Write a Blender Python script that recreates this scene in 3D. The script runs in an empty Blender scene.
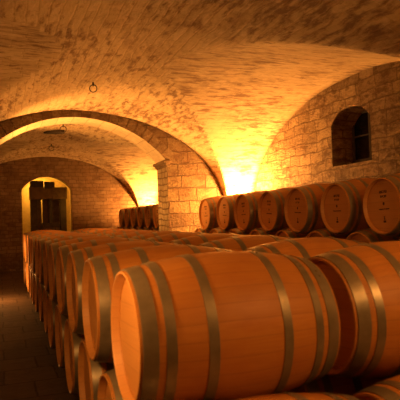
import bpy, bmesh, math, random
from mathutils import Vector, Matrix
random.seed(7)
S = bpy.context.scene
COL = S.collection
PI = math.pi

# ------------------------------------------------------------------ helpers
def link(name, me, parent=None):
    o = bpy.data.objects.new(name, me)
    COL.objects.link(o)
    if parent is not None:
        o.parent = parent
    return o

def finish(name, bm, mat, parent=None, smooth=None):
    me = bpy.data.meshes.new(name)
    bmesh.ops.recalc_face_normals(bm, faces=bm.faces)
    bm.to_mesh(me); bm.free()
    if mat is not None:
        me.materials.append(mat)
    if smooth is not None:
        me.polygons.foreach_set('use_smooth', [True] * len(me.polygons))
        me.set_sharp_from_angle(angle=math.radians(smooth))
    return link(name, me, parent)

def tag(o, label=None, cat=None, group=None, kind=None):
    if label: o['label'] = label
    if cat: o['category'] = cat
    if group: o['group'] = group
    if kind: o['kind'] = kind
    return o

def empty(name, loc=(0, 0, 0), rot=(0, 0, 0)):
    o = bpy.data.objects.new(name, None)
    o.empty_display_size = 0.1
    COL.objects.link(o)
    o.location = loc; o.rotation_euler = rot
    return o

def copy_tree(o, parent=None, children=None):
    c = o.copy(); COL.objects.link(c)
    if parent is not None: c.parent = parent
    for ch in (list(o.children) if children is None else children):
        copy_tree(ch, c)
    return c

def box(bm, x0, x1, y0, y1, z0, z1, bevel=0.0, M=None):
    vs = [bm.verts.new((x, y, z)) for x in (x0, x1) for y in (y0, y1) for z in (z0, z1)]
    q = [(0, 1, 3, 2), (4, 6, 7, 5), (0, 4, 5, 1), (2, 3, 7, 6), (0, 2, 6, 4), (1, 5, 7, 3)]
    fs = [bm.faces.new([vs[i] for i in f]) for f in q]
    if M is not None:
        for v in vs: v.co = M @ v.co
    if bevel > 0:
        es = list({e for f in fs for e in f.edges})
        bmesh.ops.bevel(bm, geom=es, offset=bevel, segments=2, affect='EDGES', profile=0.5)

def cyl(bm, p, q, r0, r1=None, n=16, caps=True):
    if r1 is None: r1 = r0
    p = Vector(p); q = Vector(q); d = (q - p).normalized()
    a = d.orthogonal().normalized(); b = d.cross(a)
    A = [bm.verts.new(p + (a * math.cos(2*PI*i/n) + b * math.sin(2*PI*i/n)) * r0) for i in range(n)]
    B = [bm.verts.new(q + (a * math.cos(2*PI*i/n) + b * math.sin(2*PI*i/n)) * r1) for i in range(n)]
    for i in range(n):
        bm.faces.new((A[i], A[(i+1) % n], B[(i+1) % n], B[i]))
    if caps:
        bm.faces.new(A[::-1]); bm.faces.new(B)

# ------------------------------------------------------------------ materials
class NT:
    def __init__(s, name):
        s.m = bpy.data.materials.new(name); s.m.use_nodes = True
        s.t = s.m.node_tree; s.n = s.t.nodes; s.l = s.t.links
        s.b = s.n['Principled BSDF']
    def node(s, typ, **kw):
        nd = s.n.new(typ)
        for k, v in kw.items():
            if k in nd.inputs: nd.inputs[k].default_value = v
            else: setattr(nd, k, v)
        return nd
    def link(s, a, b): s.l.new(a, b)
    def math(s, op, a, b=None, c=None):
        nd = s.n.new('ShaderNodeMath'); nd.operation = op
        for i, v in enumerate((a, b, c)):
            if v is None: continue
            if isinstance(v, (int, float)): nd.inputs[i].default_value = v
            else: s.l.new(v, nd.inputs[i])
        return nd.outputs[0]
    def mix(s, f, a, b, mode='MIX'):
        nd = s.n.new('ShaderNodeMix'); nd.data_type = 'RGBA'; nd.blend_type = mode
        for k, v in ((0, f), (6, a), (7, b)):
            if isinstance(v, (int, float)): nd.inputs[k].default_value = v
            elif isinstance(v, tuple): nd.inputs[k].default_value = v if len(v) == 4 else (*v, 1)
            else: s.l.new(v, nd.inputs[k])
        return nd.outputs[2]
    def ramp(s, f, stops):
        nd = s.n.new('ShaderNodeValToRGB')
        e = nd.color_ramp.elements
        while len(e) < len(stops): e.new(0.5)
        for i, (p, c) in enumerate(stops):
            e[i].position = p
            e[i].color = c if isinstance(c, tuple) and len(c) == 4 else ((*c, 1) if isinstance(c, tuple) else (c, c, c, 1))
        s.l.new(f, nd.inputs[0])
        return nd.outputs[0]
    def noise(s, vec, scale, detail=4, rough=0.55):
        nd = s.node('ShaderNodeTexNoise', Scale=scale, Detail=detail, Roughness=rough)
        if vec is not None: s.l.new(vec, nd.inputs['Vector'])
        return nd.outputs['Fac']
    def bump(s, h, strength, dist):
        nd = s.node('ShaderNodeBump', Strength=strength, Distance=dist)
        s.l.new(h, nd.inputs['Height'])
        s.l.new(nd.outputs[0], s.b.inputs['Normal'])

def masonry(name, bw, bh, c1, c2, mortar, msize, warp, bump, stain, stain_col, stretch=(1, 1), hsc=1.0, streak=None, mfade=1.0):
    """coursed stone laid out in metres over the UV map"""
    k = NT(name)
    uv = k.node('ShaderNodeUVMap').outputs[0]
    n3 = k.node('ShaderNodeTexNoise', Scale=2.2, Detail=3.0)
    k.link(uv, n3.inputs['Vector'])
    off = k.node('ShaderNodeVectorMath', operation='SUBTRACT'); k.link(n3.outputs['Color'], off.inputs[0]); off.inputs[1].default_value = (.5, .5, .5)
    sc = k.node('ShaderNodeVectorMath', operation='SCALE'); k.link(off.outputs[0], sc.inputs[0]); sc.inputs['Scale'].default_value = warp
    ad = k.node('ShaderNodeVectorMath', operation='ADD'); k.link(uv, ad.inputs[0]); k.link(sc.outputs[0], ad.inputs[1])
    br = k.node('ShaderNodeTexBrick', offset=.45, squash=1.25, squash_frequency=3)
    br.inputs['Scale'].default_value = 1.0
    br.inputs['Brick Width'].default_value = bw; br.inputs['Row Height'].default_value = bh
    br.inputs['Mortar Size'].default_value = msize; br.inputs['Mortar Smooth'].default_value = .35
    br.inputs['Color1'].default_value = (0, 0, 0, 1); br.inputs['Color2'].default_value = (1, 1, 1, 1); br.inputs['Mortar'].default_value = (.5, .5, .5, 1)
    k.link(ad.outputs[0], br.inputs['Vector'])
    base = k.mix(br.outputs['Color'], c1, c2)
    mp = k.node('ShaderNodeMapping'); k.link(uv, mp.inputs['Vector']); mp.inputs['Scale'].default_value = (stretch[0], stretch[1], 1)
    big = k.noise(mp.outputs[0], 1.1, 6, .62)
    fine = k.noise(mp.outputs[0], 9.0, 6, .7)
    grit = k.noise(uv, 38.0, 3, .6)
    base = k.mix(k.ramp(fine, [(.35, .0), (.75, .55)]), base, tuple(x * .55 for x in c1), 'MIX')
    mort = k.math('MULTIPLY', br.outputs['Fac'], k.ramp(fine, [(.3, .45 * mfade), (.6, mfade)]))
    base = k.mix(mort, base, mortar)
    pat = k.ramp(k.math('ADD', k.math('MULTIPLY', big, .6), k.math('MULTIPLY', fine, .4)), [(.46 if hsc > 1.2 else .50, 0.0), (.62, stain)])
    base = k.mix(pat, base, stain_col)
    if streak:
        m2 = k.node('ShaderNodeMapping'); k.link(ad.outputs[0], m2.inputs['Vector']); m2.inputs['Scale'].default_value = (streak[0], streak[1], 1)
        st = k.noise(m2.outputs[0], 1.0, 5, .68)
        area = k.noise(uv, .55, 3, .5)
        sm = k.math('ADD', st, k.math('MULTIPLY', k.math('SUBTRACT', area, .5), .45))
        base = k.mix(k.ramp(sm, [(streak[3], 0.0), (streak[3] + .14, streak[2])]), base, stain_col)
    k.link(base, k.b.inputs['Base Color'])
    k.b.inputs['Roughness'].default_value = .92
    k.b.inputs['Specular IOR Level'].default_value = .2
    h = k.math('ADD', k.math('MULTIPLY', br.outputs['Fac'], -.9), k.math('ADD', k.math('MULTIPLY', fine, .9 * hsc), k.math('MULTIPLY', grit, .35 * hsc)))
    k.bump(h, bump, .07 if hsc > 1.2 else .03)
    return k.m

M_VAULT = masonry('vault_stone', .36, .12, (.66, .50, .29), (.57, .41, .22), (.38, .25, .12), .010, .10, .5, .45, (.20, .11, .055), (.8, 1.9), 1.0, (3.0, 10.0, .95, .50), .4)
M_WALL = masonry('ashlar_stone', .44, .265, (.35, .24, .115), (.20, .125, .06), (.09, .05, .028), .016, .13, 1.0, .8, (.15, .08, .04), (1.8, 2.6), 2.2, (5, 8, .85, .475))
M_WINWALL = masonry('rubble_stone', .36, .185, (.62, .44, .24), (.38, .25, .125), (.15, .082, .042), .014, .14, 1.0, .7, (.16, .085, .042), (1.8, 2.6), 2.2, (5, 9, .85, .475), .8)
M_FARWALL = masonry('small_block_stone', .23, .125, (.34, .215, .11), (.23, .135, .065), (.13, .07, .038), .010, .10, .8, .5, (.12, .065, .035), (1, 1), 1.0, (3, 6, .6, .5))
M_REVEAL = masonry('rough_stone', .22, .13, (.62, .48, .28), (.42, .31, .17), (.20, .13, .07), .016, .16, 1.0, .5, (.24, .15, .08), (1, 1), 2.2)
M_TRIM = masonry('dressed_stone', .9, .9, (.32, .215, .115), (.22, .145, .075), (.2, .12, .06), .002, .05, .9, .7, (.13, .07, .035), (1.8, 2.6), 1.8, (6, 8, .8, .475))
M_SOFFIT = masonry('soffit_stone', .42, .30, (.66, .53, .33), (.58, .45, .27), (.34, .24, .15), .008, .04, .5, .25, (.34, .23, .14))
M_ALCOVE = masonry('ochre_plaster', 3.0, 3.0, (.64, .47, .24), (.60, .43, .21), (.5, .36, .18), .001, .03, .3, .25, (.42, .27, .12))
M_FLOOR = masonry('floor_slabs', .5, .5, (.12, .075, .05), (.09, .055, .035), (.04, .025, .016), .012, .05, .5, .5, (.06, .035, .02))

def barrel_wood():
    k = NT('oak_staves')
    uv = k.node('ShaderNodeUVMap').outputs[0]           # u counts staves, v is metres along the barrel
    sp = k.node('ShaderNodeSeparateXYZ'); k.link(uv, sp.inputs[0])
    fl = k.math('FLOOR', sp.outputs[0]); fr = k.math('FRACT', sp.outputs[0])
    rnd = k.node('ShaderNodeObjectInfo').outputs['Random']
    wn = k.node('ShaderNodeTexWhiteNoise', noise_dimensions='2D')
    cb = k.node('ShaderNodeCombineXYZ'); k.link(fl, cb.inputs[0]); k.link(rnd, cb.inputs[1]); k.link(cb.outputs[0], wn.inputs['Vector'])
    mp = k.node('ShaderNodeMapping'); k.link(uv, mp.inputs['Vector']); mp.inputs['Scale'].default_value = (3.0, 1.6, 1)
    grain = k.noise(mp.outputs[0], 3.0, 6, .65)
    mp2 = k.node('ShaderNodeMapping'); k.link(uv, mp2.inputs['Vector']); mp2.inputs['Scale'].default_value = (.25, 2.2, 1)
    blot = k.noise(mp2.outputs[0], 2.0, 4, .6)
    c = k.mix(wn.outputs['Value'], (.42, .178, .036), (.50, .225, .052))
    c = k.mix(k.ramp(grain, [(.4, .0), (.75, .5)]), c, (.31, .10, .028))
    c = k.mix(k.ramp(blot, [(.45, 0.0), (.72, .45)]), c, (.34, .105, .028))
    seam = k.math('SUBTRACT', 1.0, k.math('MULTIPLY', k.math('ABSOLUTE', k.math('SUBTRACT', fr, .5)), 2.0))
    sm = k.ramp(seam, [(0.0, .55), (.06, 0.0)])
    c = k.mix(sm, c, (.15, .06, .03))
    hs = k.node('ShaderNodeHueSaturation'); k.link(c, hs.inputs['Color'])
    k.link(k.math('ADD', k.math('MULTIPLY', rnd, .22), .90), hs.inputs['Value'])
    k.link(hs.outputs[0], k.b.inputs['Base Color'])
    k.b.inputs['Roughness'].default_value = .5
    k.b.inputs['Specular IOR Level'].default_value = .35
    k.bump(k.math('SUBTRACT', k.math('MULTIPLY', grain, .25), sm), .25, .004)
    return k.m
M_STAVE = barrel_wood()

def head_wood():
    k = NT('oak_head_boards')
    uv = k.node('ShaderNodeUVMap').outputs[0]           # u counts boards, v metres
    sp = k.node('ShaderNodeSeparateXYZ'); k.link(uv, sp.inputs[0])
    fl = k.math('FLOOR', sp.outputs[0]); fr = k.math('FRACT', sp.outputs[0])
    rnd = k.node('ShaderNodeObjectInfo').outputs['Random']
    wn = k.node('ShaderNodeTexWhiteNoise', noise_dimensions='2D')
    cb = k.node('ShaderNodeCombineXYZ'); k.link(fl, cb.inputs[0]); k.link(rnd, cb.inputs[1]); k.link(cb.outputs[0], wn.inputs['Vector'])
    mp = k.node('ShaderNodeMapping'); k.link(uv, mp.inputs['Vector']); mp.inputs['Scale'].default_value = (4.0, 1.5, 1)
    grain = k.noise(mp.outputs[0], 2.5, 5, .6)
    c = k.mix(wn.outputs['Value'], (.56, .265, .078), (.62, .31, .10))
    c = k.mix(k.ramp(grain, [(.4, 0.0), (.75, .4)]), c, (.42, .19, .07))
    seam = k.math('SUBTRACT', 1.0, k.math('MULTIPLY', k.math('ABSOLUTE', k.math('SUBTRACT', fr, .5)), 2.0))
    sm = k.ramp(seam, [(0.0, .5), (.05, 0.0)])
    c = k.mix(sm, c, (.2, .09, .04))
    k.link(c, k.b.inputs['Base Color'])
    k.b.inputs['Roughness'].default_value = .5
    k.bump(k.math('SUBTRACT', k.math('MULTIPLY', grain, .2), sm), .2, .003)
    return k.m
M_HEAD = head_wood()

def plain(name, col, rough=.6, metal=0.0, nscale=20, amount=.3, bump=.2, emit=None):
    k = NT(name)
    tc = k.node('ShaderNodeTexCoord').outputs['Object']
    n = k.noise(tc, nscale, 4, .6)
    c = k.mix(k.ramp(n, [(.3, 0.0), (.75, 1.0)]), col, tuple(x * (1 - amount) for x in col))
    k.link(c, k.b.inputs['Base Color'])
    k.b.inputs['Roughness'].default_value = rough; k.b.inputs['Metallic'].default_value = metal
    if bump: k.bump(n, bump, .01)
    return k.m
M_HOOP = plain('galvanised_hoop', (.29, .245, .18), .40, .5, 9, .4, .05)
M_STENCIL = plain('stencil_ink', (.055, .025, .014), .8, 0, 60, .3, 0)
M_RAIL = plain('rail_timber', (.20, .11, .06), .8, 0, 14, .4, .3)
M_IRON = plain('wrought_iron', (.07, .05, .04), .6, .6, 40, .4, .2)
M_PRESS = plain('old_dark_oak', (.09, .055, .03), .8, 0, 8, .5, .4)
M_PRESSFACE = plain('old_brown_oak', (.20, .115, .055), .8, 0, 8, .5, .4)
M_FRAME = plain('window_timber', (.06, .04, .03), .7, 0, 20, .4, .2)
M_GLASS = plain('night_glass', (.006, .006, .007), .12, 0, 3, .3, 0)

# ------------------------------------------------------------------ the vaults
XC, AX, ZS = 1.5, 3.11, 1.0              # long barrel vault: axis x, half width, springing height
CROWN = 3.16
XL, XR = -2.2, 5.2                       # side walls
Y_ARCH0, Y_ARCH1 = 10.6, 11.36           # the cross arch
Y_FAR = 18.3
Y_BACK = -3.0
TIER = .579                             # rise of one nested tier of barrels
FL = -TIER                              # floor level; eye height is 1.55 above it

def ell(d, a, b):
    t = 1 - (d / a) ** 2
    return ZS + b * math.sqrt(t) if t > 0 else -1.0
def zD(x): return ell(x - XC, AX, CROWN - ZS)
def zA(y, yc, a): return ell(y - yc, a, 2.1)

def vault(name, y0, y1, bays):
    xs = sorted({round(XC + AX * math.sin(t), 5) for t in [(-PI/2 + PI * i / 90) for i in range(91)]} | {XL, -1.9, 4.9, XR, 5.05, -2.05})
    ys = {y0, y1}
    for yc, a in bays:
        for i in range(97):
            v = yc + a * math.sin(-PI/2 + PI * i / 96)
            if y0 < v < y1: ys.add(round(v, 5))
    if not bays or bays[0][0] - bays[0][1] > y0 + .5:
        e = bays[0][0] - bays[0][1] if bays else y1
        n = 14
        for i in range(n): ys.add(round(y0 + (e - y0) * i / n, 5))
    ys = sorted(ys)
    def za(y): return max([zA(y, yc, a) for yc, a in bays] + [-1])
    bm = bmesh.new(); uvl = bm.loops.layers.uv.new('UVMap')
    def wob(x, y):
        return .012 * math.sin(3.1 * x + 1.3 * y) * math.sin(2.3 * y - .7 * x)
    V = [[bm.verts.new((x, y, max(zD(x), za(y), ZS) + wob(x, y))) for y in ys] for x in xs]
    # arc lengths for the courses
    def arcs(vals, f):
        out = [0.0]
        for i in range(1, len(vals)):
            a = max(f(vals[i-1]), ZS); b = max(f(vals[i]), ZS)
            out.append(out[-1] + math.hypot(vals[i] - vals[i-1], b - a))
        return out
    ax = arcs(xs, zD); ay = arcs(ys, za)
    for i in range(len(xs) - 1):
        for j in range(len(ys) - 1):
            f = bm.faces.new((V[i][j], V[i+1][j], V[i+1][j+1], V[i][j+1]))
            cx = (xs[i] + xs[i+1]) / 2; cy = (ys[j] + ys[j+1]) / 2
            cross = za(cy) > zD(cx)
            for lp, (a, b) in zip(f.loops, ((i, j), (i+1, j), (i+1, j+1), (i, j+1))):
                lp[uvl].uv = (xs[a] + 40, ay[b]) if cross else (ys[b], ax[a] + 20)
    o = finish(name, bm, M_VAULT, smooth=28)
    # a solid shell: the vault has a back
    md = o.modifiers.new('shell', 'SOLIDIFY'); md.thickness = .25; md.offset = 1
    # orient so that the shell grows upward
    if o.data.polygons[len(o.data.polygons)//2].normal.z < 0: md.offset = -1
    tag(o, kind='structure')
    return o

vault('ceiling', Y_BACK, Y_ARCH0, [(6.8, 3.7)])
vault('ceiling_far', Y_ARCH1, Y_FAR, [(14.83, 3.42)])

# ------------------------------------------------------------------ walls
def arched_wall(name, mat, P, u0, u1, z0, z1, ul, ur, zb, arc, depth, revmat=None, soffmat=None, splay=0.0, nseg=24, smooth=30):
    """wall face in (u,z) with one arched opening; P(u, z, d) maps to 3D, d = depth into the wall.  arc(s in 0..1) -> (u,z) from left spring to right spring"""
    bm = bmesh.new(); L = bm.loops.layers.uv.new('UVMap')
    def quad(pts, uvs, mi=0):
        f = bm.faces.new([bm.verts.new(p) for p in pts]); f.material_index = mi
        for lp, w in zip(f.loops, uvs): lp[L].uv = w
    def face(a, b, c, d, dd=0.0):
        quad([P(*q, dd) for q in (a, b, c, d)], [(q[0], q[1]) for q in (a, b, c, d)])
    A = [arc(i / nseg) for i in range(nseg + 1)]
    for dd in (0.0, depth):
        face((u0, z0), (ul, z0), (ul, z1), (u0, z1), dd)
        face((ur, z0), (u1, z0), (u1, z1), (ur, z1), dd)
        if zb > z0: face((ul, z0), (ur, z0), (ur, zb), (ul, zb), dd)
        for a, b in zip(A[:-1], A[1:]): face(a, b, (b[0], z1), (a[0], z1), dd)
    # reveals
    def rev(a, b, s, mi):
        uc = (ul + ur) / 2
        def sh(q): return (uc + (q[0] - uc) * (1 - splay), q[1] - (splay * .35 if q[1] > zb + .01 else -splay * .2))
        a2, b2 = sh(a), sh(b); l = math.hypot(a[0]-b[0], a[1]-b[1])
        quad([P(*a, 0), P(*b, 0), P(*b2, depth), P(*a2, depth)], [(0, s), (0, s + l), (depth, s + l), (depth, s)], mi)
        return s + l
    s = 0.0
    s = rev((ul, zb), A[0], s, 1)
    for a, b in zip(A[:-1], A[1:]): s = rev(a, b, s, 2)
    s = rev(A[-1], (ur, zb), s, 1)
    if zb > z0: rev((ur, zb), (ul, zb), s, 1)
    # outer rim, closes the wall into a solid
    for a, b in (((u0, z0), (u0, z1)), ((u0, z1), (u1, z1)), ((u1, z1), (u1, z0))):
        quad([P(*a, 0), P(*b, 0), P(*b, depth), P(*a, depth)], [(0, 0), (0, 1), (1, 1), (1, 0)])
    o = finish(name, bm, mat)
    o.data.materials.append(revmat or mat); o.data.materials.append(soffmat or revmat or mat)
    tag(o, kind='structure')
    return o

def circ_arc(uc, half, zspring, rise):
    R = (half * half + rise * rise) / (2 * rise); zc = zspring + rise - R
    t = math.asin(min(1, half / R))
    if rise > half: t = PI - t
    return (lambda s: (uc + R * math.sin(-t + 2 * t * s), zc + R * math.cos(-t + 2 * t * s))), R, zc, t

# cross wall with the great arch
AC, AH = 1.45, 1.84
arcF, AR, AZC, AT = circ_arc(AC, AH, 2.17, .86)
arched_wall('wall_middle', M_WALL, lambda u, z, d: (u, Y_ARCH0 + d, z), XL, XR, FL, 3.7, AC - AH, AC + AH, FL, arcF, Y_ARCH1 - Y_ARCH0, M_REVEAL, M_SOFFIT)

# voussoirs of the great arch, on the face towards the viewer
bm = bmesh.new(); uvl = bm.loops.layers.uv.new('UVMap')
NV = 23
for i in range(NV):
    g = .003
    t0 = -AT + 2 * AT * i / NV + g; t1 = -AT + 2 * AT * (i + 1) / NV - g
    pr = Y_ARCH0 - .008 - random.random() * .006
    ro = AR + .20 + random.random() * .04; ri = AR + .001
    vs = []
    for y in (pr, Y_ARCH0 + .05):
        for r, t in ((ri, t0), (ri, (t0+t1)/2), (ri, t1), (ro, t1), (ro, (t0+t1)/2), (ro, t0)):
            vs.append(bm.verts.new((AC + r * math.sin(t), y, AZC + r * math.cos(t))))
    fs = [bm.faces.new(vs[0:6]), bm.faces.new(vs[6:12][::-1])]
    for q in range(6):
        fs.append(bm.faces.new((vs[q], vs[q+6], vs[(q+1) % 6 + 6], vs[(q+1) % 6])))
    ox, oy = random.random() * 9, random.random() * 9
    for f in fs:
        for lp in f.loops: lp[uvl].uv = (lp.vert.co.x + ox, lp.vert.co.z + lp.vert.co.y + oy)
o = finish('trim_1', bm, M_TRIM); tag(o, 'ring of wedge shaped stones round the great cross arch', kind='structure')

# impost mouldings at the springing of the arch
for n, sx in ((2, 1), (3, -1)):
    bm = bmesh.new(); uvl = bm.loops.layers.uv.new('UVMap')
    xe = AC + sx * AH
    for (zz0, zz1, pj) in ((2.045, 2.085, .025), (2.085, 2.125, .045), (2.125, 2.185, .075)):
        a, b = sorted((xe - sx * pj, xe + sx * .06))
        box(bm, a, b, Y_ARCH0 - .025 - pj * .2, Y_ARCH1 + pj, zz0, zz1, .008)
    for f in bm.faces:
        for lp in f.loops: lp[uvl].uv = (lp.vert.co.x + lp.vert.co.y, lp.vert.co.z)
    o = finish('trim_%d' % n, bm, M_TRIM); tag(o, kind='structure')

# far wall with the doorway into the press room
DC, DH = 1.47, .80
arcD, _, _, _ = circ_arc(DC, DH, 2.06, .44)
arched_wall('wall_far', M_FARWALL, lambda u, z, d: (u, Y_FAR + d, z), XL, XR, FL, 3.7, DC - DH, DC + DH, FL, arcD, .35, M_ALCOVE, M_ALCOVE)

# press room behind the doorway
bm = bmesh.new(); uvl = bm.loops.layers.uv.new('UVMap')
ax0, ax1, ay0, ay1 = .27, 2.57, Y_FAR + .35, 21.4
prof = [(ax0, FL), (ax0, 2.1)] + [((ax0+ax1)/2 + 1.15 * math.sin(-PI/2 + PI*i/20), 2.1 + .62 * math.cos(-PI/2 + PI*i/20)) for i in range(1, 20)] + [(ax1, 2.1), (ax1, FL)]
s = 0
ring0 = [bm.verts.new((x, ay0, z)) for x, z in prof]; ring1 = [bm.verts.new((x, ay1, z)) for x, z in prof]
for i in range(len(prof) - 1):
    f = bm.faces.new((ring0[i], ring0[i+1], ring1[i+1], ring1[i]))
    l = math.hypot(prof[i][0]-prof[i+1][0], prof[i][1]-prof[i+1][1])
    for lp, w in zip(f.loops, ((0, s), (0, s+l), (ay1-ay0, s+l), (ay1-ay0, s))): lp[uvl].uv = w
    s += l
f = bm.faces.new(ring1)
for lp in f.loops: lp[uvl].uv = (lp.vert.co.x, lp.vert.co.z)
o = finish('wall_alcove', bm, M_ALCOVE, smooth=30); tag(o, kind='structure')

# right wall with the deep window
WC, WH = 6.96, .50
arcW, _, _, _ = circ_arc(WC, WH, 2.40, .25)
arched_wall('wall_right', M_WINWALL, lambda u, z, d: (XR + d, u, z), Y_BACK, 21.4, FL, 3.7, WC - WH, WC + WH, 1.73, arcW, .42, M_WINWALL, M_WINWALL, splay=.12)

def plain_wall(name, x0, x1, y0, y1, z0, z1, mat):
    bm = bmesh.new(); uvl = bm.loops.layers.uv.new('UVMap')
    box(bm, x0, x1, y0, y1, z0, z1)
    for f in bm.faces:
        for lp in f.loops:
            c = lp.vert.co
            lp[uvl].uv = (c.x, c.y) if abs(f.normal.z) > .5 or (z1 - z0) < .4 else (c.x + c.y, c.z)
    o = finish(name, bm, mat); tag(o, kind='structure')
    return o
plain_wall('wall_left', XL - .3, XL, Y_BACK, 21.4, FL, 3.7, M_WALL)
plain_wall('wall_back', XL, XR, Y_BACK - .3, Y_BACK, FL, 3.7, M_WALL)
plain_wall('floor', XL - .3, XR + .6, Y_BACK - .3, 21.5, FL - .2, FL, M_FLOOR)

# window at the back of the embrasure
bm = bmesh.new()
w0, w1, zb0, zt0, xf = WC - .47, WC + .47, 1.74, 2.66, XR + .37
box(bm, xf, xf + .06, w0, w0 + .07, zb0, zt0, .006); box(bm, xf, xf + .06, w1 - .07, w1, zb0, zt0, .006)
box(bm, xf, xf + .06, w0, w1, zb0, zb0 + .09, .006); box(bm, xf, xf + .06, w0, w1, zt0 - .09, zt0, .006)
box(bm, xf + .005, xf + .055, WC - .025, WC + .025, zb0, zt0, .006)
box(bm, xf + .01, xf + .05, w0, w1, 2.2, 2.225, .004)
o = finish('window_1', bm, M_FRAME); tag(o, 'small dark timber window set deep in an arched stone recess', kind='structure')
bm = bmesh.new(); box(bm, xf + .025, xf + .035, w0 + .02, w1 - .02, zb0 + .02, zt0 - .02)
finish('pane', bm, M_GLASS, o)

# ------------------------------------------------------------------ barrels
BL, BR, BH = .95, .360, .297
def rad(t): return BR - (BR - BH) * abs(2 * t - 1) ** 1.9
NSEG, NST = 60, 30

def lathe(bm, prof, uvf=None, uvl=None, closed=False):
    rings = [[bm.verts.new((x, r * math.cos(2*PI*i/NSEG), r * math.sin(2*PI*i/NSEG))) for i in range(NSEG)] for x, r in prof]
    n = len(prof)
    acc = [0.0]
    for a, b in zip(prof[:-1], prof[1:]): acc.append(acc[-1] + math.hypot(a[0]-b[0], a[1]-b[1]))
    for k in range(n if closed else n - 1):
        A, B = rings[k], rings[(k+1) % n]
        for i in range(NSEG):
            f = bm.faces.new((A[i], A[(i+1) % NSEG], B[(i+1) % NSEG], B[i]))
            if uvl:
                u0, u1 = i * NST / NSEG, (i+1) * NST / NSEG
                v0, v1 = acc[k], acc[k+1]
                for lp, w in zip(f.loops, ((u0, v0), (u1, v0), (u1, v1), (u0, v1))): lp[uvl].uv = w

REC, CH = .040, .024                      # head recess and stave thickness
def make_barrel():
    root = empty('wine_barrel')
    bm = bmesh.new(); uvl = bm.loops.layers.uv.new('UVMap')
    prof = [(REC + .01, BH - CH - .004), (REC, BH - CH + .002), (.012, BH - .016), (0.0, BH - .010), (.002, BH - .001)]
    N = 22
    prof += [(BL * i / N, rad(i / N)) for i in range(N + 1) if 0 < i < N]
    prof += [(BL - .002, BH - .001), (BL, BH - .010), (BL - .012, BH - .016), (BL - REC, BH - CH + .002), (BL - REC - .01, BH - CH - .004)]
    lathe(bm, prof, uvl=uvl, uvf=True)
    bm.faces.ensure_lookup_table()
    for f in bm.faces:                                  # sawn chime ends and the inside of the rim are bare pale oak
        xx = [v.co.x for v in f.verts]; c = f.calc_center_median()
        if (max(xx) < .042 and math.hypot(c.y, c.z) < BH - .004) or (min(xx) > BL - .042 and math.hypot(c.y, c.z) < BH - .004): f.material_index = 1
    sb = finish('stave_body', bm, M_STAVE, root, smooth=35)
    sb.data.materials.append(M_HEAD)
    heads = []
    for sgn, x in ((-1, REC), (1, BL - REC)):
        bm = bmesh.new(); uvl = bm.loops.layers.uv.new('UVMap')
        rr = BH - CH + .004
        A = [bm.verts.new((x, (rr - .018) * math.cos(2*PI*i/NSEG), (rr - .018) * math.sin(2*PI*i/NSEG))) for i in range(NSEG)]
        B = [bm.verts.new((x - sgn * .007, rr * math.cos(2*PI*i/NSEG), rr * math.sin(2*PI*i/NSEG))) for i in range(NSEG)]
        C = [bm.verts.new((x - sgn * .025, rr * math.cos(2*PI*i/NSEG), rr * math.sin(2*PI*i/NSEG))) for i in range(NSEG)]
        bm.faces.new(A); bm.faces.new(C)
        for i in range(NSEG):
            j = (i + 1) % NSEG
            bm.faces.new((A[i], A[j], B[j], B[i])); bm.faces.new((B[i], B[j], C[j], C[i]))
        for f in bm.faces:
            for lp in f.loops: lp[uvl].uv = (lp.vert.co.z / .095 + 20.5, lp.vert.co.y)
        heads.append(finish('head', bm, M_HEAD, root, smooth=20))
    for c, w in ((.048, .062), (.135, .042), (.318, .044), (.682, .044), (.865, .042), (.952, .062)):
        a, b = c * BL - w / 2, c * BL + w / 2
        bm = bmesh.new()
        th = .0035
        pr = [(a, rad(a/BL) - .003), (a, rad(a/BL) + th), ((a+b)/2, rad((a+b)/2/BL) + th), (b, rad(b/BL) + th), (b, rad(b/BL) - .003)]
        lathe(bm, pr, closed=True)
        # the riveted overlap
        bm2 = bm
        ang = .4 + c * 2
        for dy in (-.02, .02):
            aa = ang + dy / BR
            rr = rad(c) + th
            cyl(bm2, (c*BL, (rr - .002) * math.cos(aa), (rr - .002) * math.sin(aa)), (c*BL, (rr + .0035) * math.cos(aa), (rr + .0035) * math.sin(aa)), .006, .004, 8)
        finish('hoop', bm, M_HOOP, root, smooth=30)
    return root, heads

def make_stencil(parent, seed):
    """faded cooper's marks on a head: two short lines, a small emblem, a thin line and a mark below"""
    rs = random.Random(seed)
    x0, x1 = REC - .0022, REC - .0004
    cur = [None]
    def stroke(y, z, w, h, rot=0.0):
        M = Matrix.Translation((0, y, z)) @ Matrix.Rotation(rot, 4, 'X')
        box(cur[0], x0, x1, -w/2, w/2, -h/2, h/2, M=M)
    def line(z, n, h, step):
        y = -step * (n - 1) / 2
        for i in range(n):
            stroke(y - .3 * step, z, .005, h)
            for zz in rs.sample([-h/2 + .003, 0, h/2 - .003], 2): stroke(y, z + zz, step * .6, .005)
            if rs.random() < .6: stroke(y + .25 * step, z, .005, h)
            y += step
    def new(): cur[0] = bmesh.new()
    def end(n): finish(n, cur[0], M_STENCIL, parent)
    new(); line(.150, 5, .028, .024); end('stencil_line')
    new(); line(.102, 4, .024, .024); end('stencil_line')
    new()
    for i in range(8):
        a = i * PI / 4
        stroke(.010 * math.cos(a), .025 + .012 * math.sin(a), .006, .018, a)
    stroke(0, .025, .012, .012); end('stencil_emblem')
    new(); stroke(0, -.030, .17, .004); line(-.035, 8, .010, .02); end('stencil_rule')
    new(); stroke(0, -.125, .006, .04, .5); stroke(0, -.125, .006, .04, -.5); stroke(0, -.148, .004, .05); stroke(0, -.165, .04, .022); end('stencil_mark')

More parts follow.
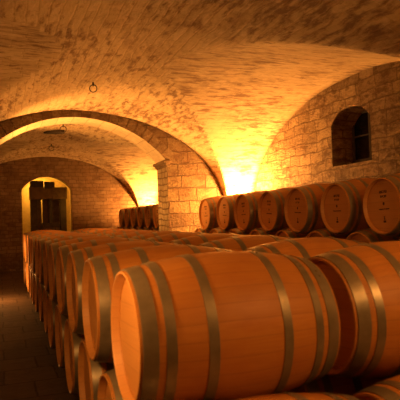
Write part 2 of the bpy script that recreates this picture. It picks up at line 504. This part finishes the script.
proto, heads = make_barrel()
make_stencil(heads[0], 3)
ordn = ['nearest the viewer', 'second from the viewer', 'third from the viewer', 'fourth from the viewer', 'fifth from the viewer', 'sixth from the viewer',
        'seventh from the viewer', 'eighth from the viewer', 'ninth from the viewer', 'tenth from the viewer', 'eleventh from the viewer', 'twelfth from the viewer', 'thirteenth from the viewer', 'fourteenth from the viewer']
LOWZ = .44
PITCH = .86
made = []
def place(x, y, z, roll, label, group, marks):
    r = proto.copy(); COL.objects.link(r)
    r.location = (x, y, z); r.rotation_euler = (roll, 0, 0)
    for ch in list(proto.children):
        c = ch.copy(); COL.objects.link(c); c.parent = r
        if marks:
            for g in ch.children:
                d = g.copy(); COL.objects.link(d); d.parent = c
    tag(r, label, 'barrel', group)
    made.append(r)
    return r

rj = random.Random(11)
NROW = 13
for col, xx, top, low in ((0, .505, 'oak barrel on the upper tier edging the left aisle, ', 'oak barrel on the lower tier edging the left aisle, '),
                          (1, 1.535, 'oak barrel topping the second row from the left aisle, ', 'oak barrel beneath the second row from the left aisle, ')):
    for i in range(NROW):
        y = 2.375 + PITCH * i
        jit = 0 if i == 0 else (rj.uniform(-.033, -.012) if col == 0 else rj.uniform(-.015, .015))
        place(xx + jit, y, LOWZ, rj.uniform(-.6, .6), top + ordn[i], ('upper tier barrels beside the left aisle', 'upper tier barrels of the second row')[col], False)
    for i in range(NROW + 1):
        y = 2.375 + PITCH * (i - .5)
        place(xx + rj.uniform(-.02, 0.0), y, LOWZ - TIER, rj.uniform(-.6, .6), low + ordn[i], ('lower tier barrels beside the left aisle', 'lower tier barrels of the second row')[col], False)

o8 = ['first', 'second', 'third', 'fourth', 'fifth', 'sixth', 'seventh', 'eighth', 'ninth', 'tenth']
XB = 3.75
NU = 8
for k in range(NU):                                     # top tier along the window wall, k = 0 stands by the pier
    place(XB + rj.uniform(-.02, .02), 9.71 - PITCH * k, LOWZ + TIER, rj.uniform(-.05, .05),
          'oak barrel on the top tier along the window wall, %s from the pier' % o8[k], 'top tier barrels along the window wall', True)
for k in range(NU + 1):
    place(XB, 10.14 - PITCH * k, LOWZ, rj.uniform(-.3, .3),
          'oak barrel on the middle tier along the window wall, %s from the pier' % o8[k], 'middle tier barrels along the window wall', True)
for k in range(NU + 1):
    place(XB, 9.71 - PITCH * k, LOWZ - TIER, rj.uniform(-.3, .3),
          'oak barrel on the floor tier along the window wall, %s from the pier' % o8[k], 'floor tier barrels along the window wall', False)
for k in range(6):
    place(XB, 13.20 + PITCH * k, LOWZ + TIER, rj.uniform(-.05, .05),
          'oak barrel on the top tier beyond the arch, %s from the pier' % o8[k], 'top tier barrels beyond the arch', True)
for k in range(7):
    place(XB, 12.77 + PITCH * k, LOWZ, rj.uniform(-.3, .3),
          'oak barrel on the middle tier beyond the arch, %s from the pier' % o8[k], 'middle tier barrels beyond the arch', False)
for k in range(7):
    place(XB, 12.34 + PITCH * k, LOWZ - TIER, rj.uniform(-.3, .3),
          'oak barrel on the floor tier beyond the arch, %s from the pier' % o8[k], 'floor tier barrels beyond the arch', False)
# the prototype itself is not part of the cellar
def drop(o):
    for c in list(o.children): drop(c)
    bpy.data.objects.remove(o, do_unlink=True)
drop(proto)

# rails under the bottom barrels
def rail(x, y0, y1, label, group):
    bm = bmesh.new(); top = LOWZ - TIER - rad(.285) - .0025
    box(bm, x - .04, x + .04, y0, y1, FL, top, .008)
    tag(finish('barrel_rail', bm, M_RAIL), label, 'rail', group)
for col, xx, nm in ((0, .505, 'left aisle row'), (1, 1.535, 'second floor row')):
    for t, sd in ((.225, 'left'), (.775, 'right')):
        rail(xx + BL * t - .01, 1.6, 2.375 + PITCH * (NROW - .5) + .35, 'dark timber rail under the %s end of the %s' % (sd, nm), 'barrel rails')
for t, sd in ((.225, 'front'), (.775, 'wall')):
    rail(XB + BL * t, 10.14 - PITCH * NU - .35, 10.5, 'dark timber rail under the %s end of the stack below the window' % sd, 'barrel rails')
    rail(XB + BL * t, 11.95, 18.25, 'dark timber rail under the %s end of the stack beyond the arch' % sd, 'barrel rails')

# ------------------------------------------------------------------ wine press in the alcove
PX, PY = 1.60, 19.55
pr = empty('wine_press', (PX, PY, 0)); pr.location.z = 0; tag(pr, 'old dark timber wine press standing in the yellow lit doorway', 'wine press')
def part(name, mat, *boxes, bevel=.012, parent=None):
    bm = bmesh.new()
    for b in boxes: box(bm, *b, bevel)
    return finish(name, bm, mat, parent or pr)
part('base', M_PRESS, (-.70, .70, -.45, .45, FL, .22))
for sx in (-1, 1):
    part('post', M_PRESS, (sx * .50 - .11, sx * .50 + .11, -.16, .16, .22, 1.78))
part('head_beam', M_PRESSFACE, (-.64, -.13, -.22, .22, 1.78, 2.22), (-.13, .13, -.20, .20, 1.80, 2.16), (.13, .64, -.22, .22, 1.78, 2.20))
part('back_panel', M_PRESSFACE, (-.39, -.225, .17, .23, .2, 1.9), (-.19, .39, .17, .23, .2, 1.9), bevel=.004)
part('cap_block', M_PRESS, (-.60, -.16, -.18, .18, 2.22, 2.44))
part('nut_block', M_PRESS, (-.12, .22, -.20, .20, 2.16, 2.40))
bm = bmesh.new()
for i in range(14): cyl(bm, (.05, 0, .95 + i * .06), (.05, 0, 1.01 + i * .06), .085, .065, 14)
finish('screw', bm, M_PRESS, pr)
bm = bmesh.new(); box(bm, -.22, .32, -.26, .26, .78, .95, .01)
finish('press_plate', bm, M_PRESS, pr)
bm = bmesh.new()
for i in range(20):
    a = 2 * PI * i / 20
    Mx = Matrix.Translation((.05, 0, .5)) @ Matrix.Rotation(a, 4, 'Z') @ Matrix.Translation((.33, 0, 0))
    box(bm, -.012, .012, -.042, .042, -.28, .28, .004, M=Mx)
bk = finish('basket', bm, M_PRESSFACE, pr)
for z in (.3, .68):
    bm = bmesh.new()
    n = 32
    for i in range(n):
        a, b = 2*PI*i/n, 2*PI*(i+1)/n
        cyl(bm, (.05 + .35*math.cos(a), .35*math.sin(a), z), (.05 + .35*math.cos(b), .35*math.sin(b), z), .012, n=6, caps=False)
    finish('basket_band', bm, M_IRON, bk)

# ------------------------------------------------------------------ iron rings hanging from the vaults
def iron_ring(x, y, z, R, label, yaw):
    r = empty('iron_ring', (x, y, z), (0, 0, yaw)); tag(r, label, 'ring', 'iron rings hanging from the vault')
    bm = bmesh.new()
    n, m, rr = 32, 8, R * .13
    V = [[bm.verts.new(((R + rr*math.cos(2*PI*j/m)) * math.sin(2*PI*i/n), rr*math.sin(2*PI*j/m), -R - .035 + (R + rr*math.cos(2*PI*j/m)) * math.cos(2*PI*i/n))) for j in range(m)] for i in range(n)]
    for i in range(n):
        for j in range(m): bm.faces.new((V[i][j], V[(i+1) % n][j], V[(i+1) % n][(j+1) % m], V[i][(j+1) % m]))
    finish('hoop_ring', bm, M_IRON, r, smooth=60)
    bm = bmesh.new(); cyl(bm, (0, 0, .03), (0, 0, -.028), .014, n=10)
    n, m, q, rr = 16, 6, .020, .007
    V = [[bm.verts.new((rr*math.sin(2*PI*j/m), (q + rr*math.cos(2*PI*j/m)) * math.sin(2*PI*i/n), -.036 + (q + rr*math.cos(2*PI*j/m)) * math.cos(2*PI*i/n))) for j in range(m)] for i in range(n)]
    for i in range(n):
        for j in range(m): bm.faces.new((V[i][j], V[(i+1) % n][j], V[(i+1) % n][(j+1) % m], V[i][(j+1) % m]))
    finish('eye_bolt', bm, M_IRON, r, smooth=60)
    return r

# ------------------------------------------------------------------ camera
F = 530.0
psi = math.atan(200 / F); pitch = math.atan(17 / F); roll = math.radians(2.0)
EYE = Vector((0, 0, .97))
fh = Vector((math.sin(psi), math.cos(psi), 0)); rt = Vector((math.cos(psi), -math.sin(psi), 0))
fw = fh * math.cos(pitch) + Vector((0, 0, 1)) * math.sin(pitch)
up = rt.cross(fw)
r2 = rt * math.cos(roll) - up * math.sin(roll)
u2 = up * math.cos(roll) + rt * math.sin(roll)
cam = bpy.data.cameras.new('camera'); co = bpy.data.objects.new('camera', cam); COL.objects.link(co)
co.matrix_world = Matrix(((r2.x, u2.x, -fw.x, EYE.x), (r2.y, u2.y, -fw.y, EYE.y), (r2.z, u2.z, -fw.z, EYE.z), (0, 0, 0, 1)))
cam.sensor_width = 36; cam.sensor_fit = 'HORIZONTAL'; cam.lens = 36 * F / 400
cam.clip_start = .05
S.camera = co
cam.dof.use_dof = True; cam.dof.focus_distance = 8.0; cam.dof.aperture_fstop = 4.0

for (x, y, z, R, lab) in (
        (1.415, 8.35, 3.15, .058, 'iron ring hanging from the near vault, largest of the three rings'),
        (1.36, 12.15, 3.15, .072, 'iron ring hanging from the vault just beyond the cross arch'),
        (1.37, 15.20, 3.13, .070, 'faint iron ring hanging from the far vault above the far wall')):
    iron_ring(x, y, z, R, lab, -psi)
# a dark oblong solid added on the far vault for the middle ring's shadow
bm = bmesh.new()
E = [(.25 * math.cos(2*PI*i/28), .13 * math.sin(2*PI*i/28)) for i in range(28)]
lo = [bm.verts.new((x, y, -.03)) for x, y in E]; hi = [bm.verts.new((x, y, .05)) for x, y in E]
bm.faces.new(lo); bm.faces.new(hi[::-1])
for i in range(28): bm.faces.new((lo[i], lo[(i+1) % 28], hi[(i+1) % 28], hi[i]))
o = finish('ring_shadow_shape', bm, M_IRON); o.location = (1.24, 13.0, 3.12); o.rotation_euler = (0, 0, -psi)
tag(o, 'dark oblong shape added as the shadow beside the middle iron ring', 'shadow shape')

# ------------------------------------------------------------------ light
WARM = (1.0, .425, .095)
def lamp(name, loc, power, r=.06, col=WARM):
    l = bpy.data.lights.new(name, 'POINT'); l.energy = power; l.shadow_soft_size = r; l.color = col
    o = bpy.data.objects.new(name, l); COL.objects.link(o); o.location = loc
    return o
def spot(name, loc, to, power, ang, r=.05, col=WARM):
    l = bpy.data.lights.new(name, 'SPOT'); l.energy = power; l.shadow_soft_size = r; l.color = col
    l.spot_size = math.radians(ang); l.spot_blend = .5
    o = bpy.data.objects.new(name, l); COL.objects.link(o); o.location = loc
    o.rotation_euler = (Vector(to) - Vector(loc)).to_track_quat('-Z', 'Y').to_euler()
lamp('uplight_near_corner', (4.80, 10.0, 1.28), 780)
lamp('uplight_far_corner', (4.95, 17.6, 1.3), 440)
lamp('lamp_left_near', (-.16, 2.2, .9), 36, .08)
lamp('uplight_left_corner', (-1.9, 8.8, 1.1), 14, .1)
lamp('lamp_back', (2.7, -.5, 2.5), 150, .12)
lamp('uplight_right_near', (4.95, 3.1, 1.6), 60, .08)
spot('uplight_arch', (-.27, 11.0, 1.1), (2.2, 11.0, 2.75), 600, 96)
lamp('floor_lamp_arch', (-.25, 11.5, .15), 60, .05)
lamp('press_room_lamp', (1.35, 20.95, 2.25), 38, .08, (1.0, .50, .06))
lamp('press_front_fill', (2.3, 18.95, 1.5), 3.5, .08, (1.0, .50, .06))  # added fill on the press front, in place of spill from the far bay
w = bpy.data.worlds.new('night'); S.world = w; w.use_nodes = True
w.node_tree.nodes['Background'].inputs[0].default_value = (.01, .006, .003, 1)
w.node_tree.nodes['Background'].inputs[1].default_value = .2

S.view_settings.view_transform = 'Standard'; S.view_settings.look = 'None'
S.view_settings.exposure = .42; S.view_settings.gamma = 1.0; S.view_settings.use_curve_mapping = False
S.cycles.max_bounces = 8; S.cycles.diffuse_bounces = 5
S.cycles.sample_clamp_indirect = 6
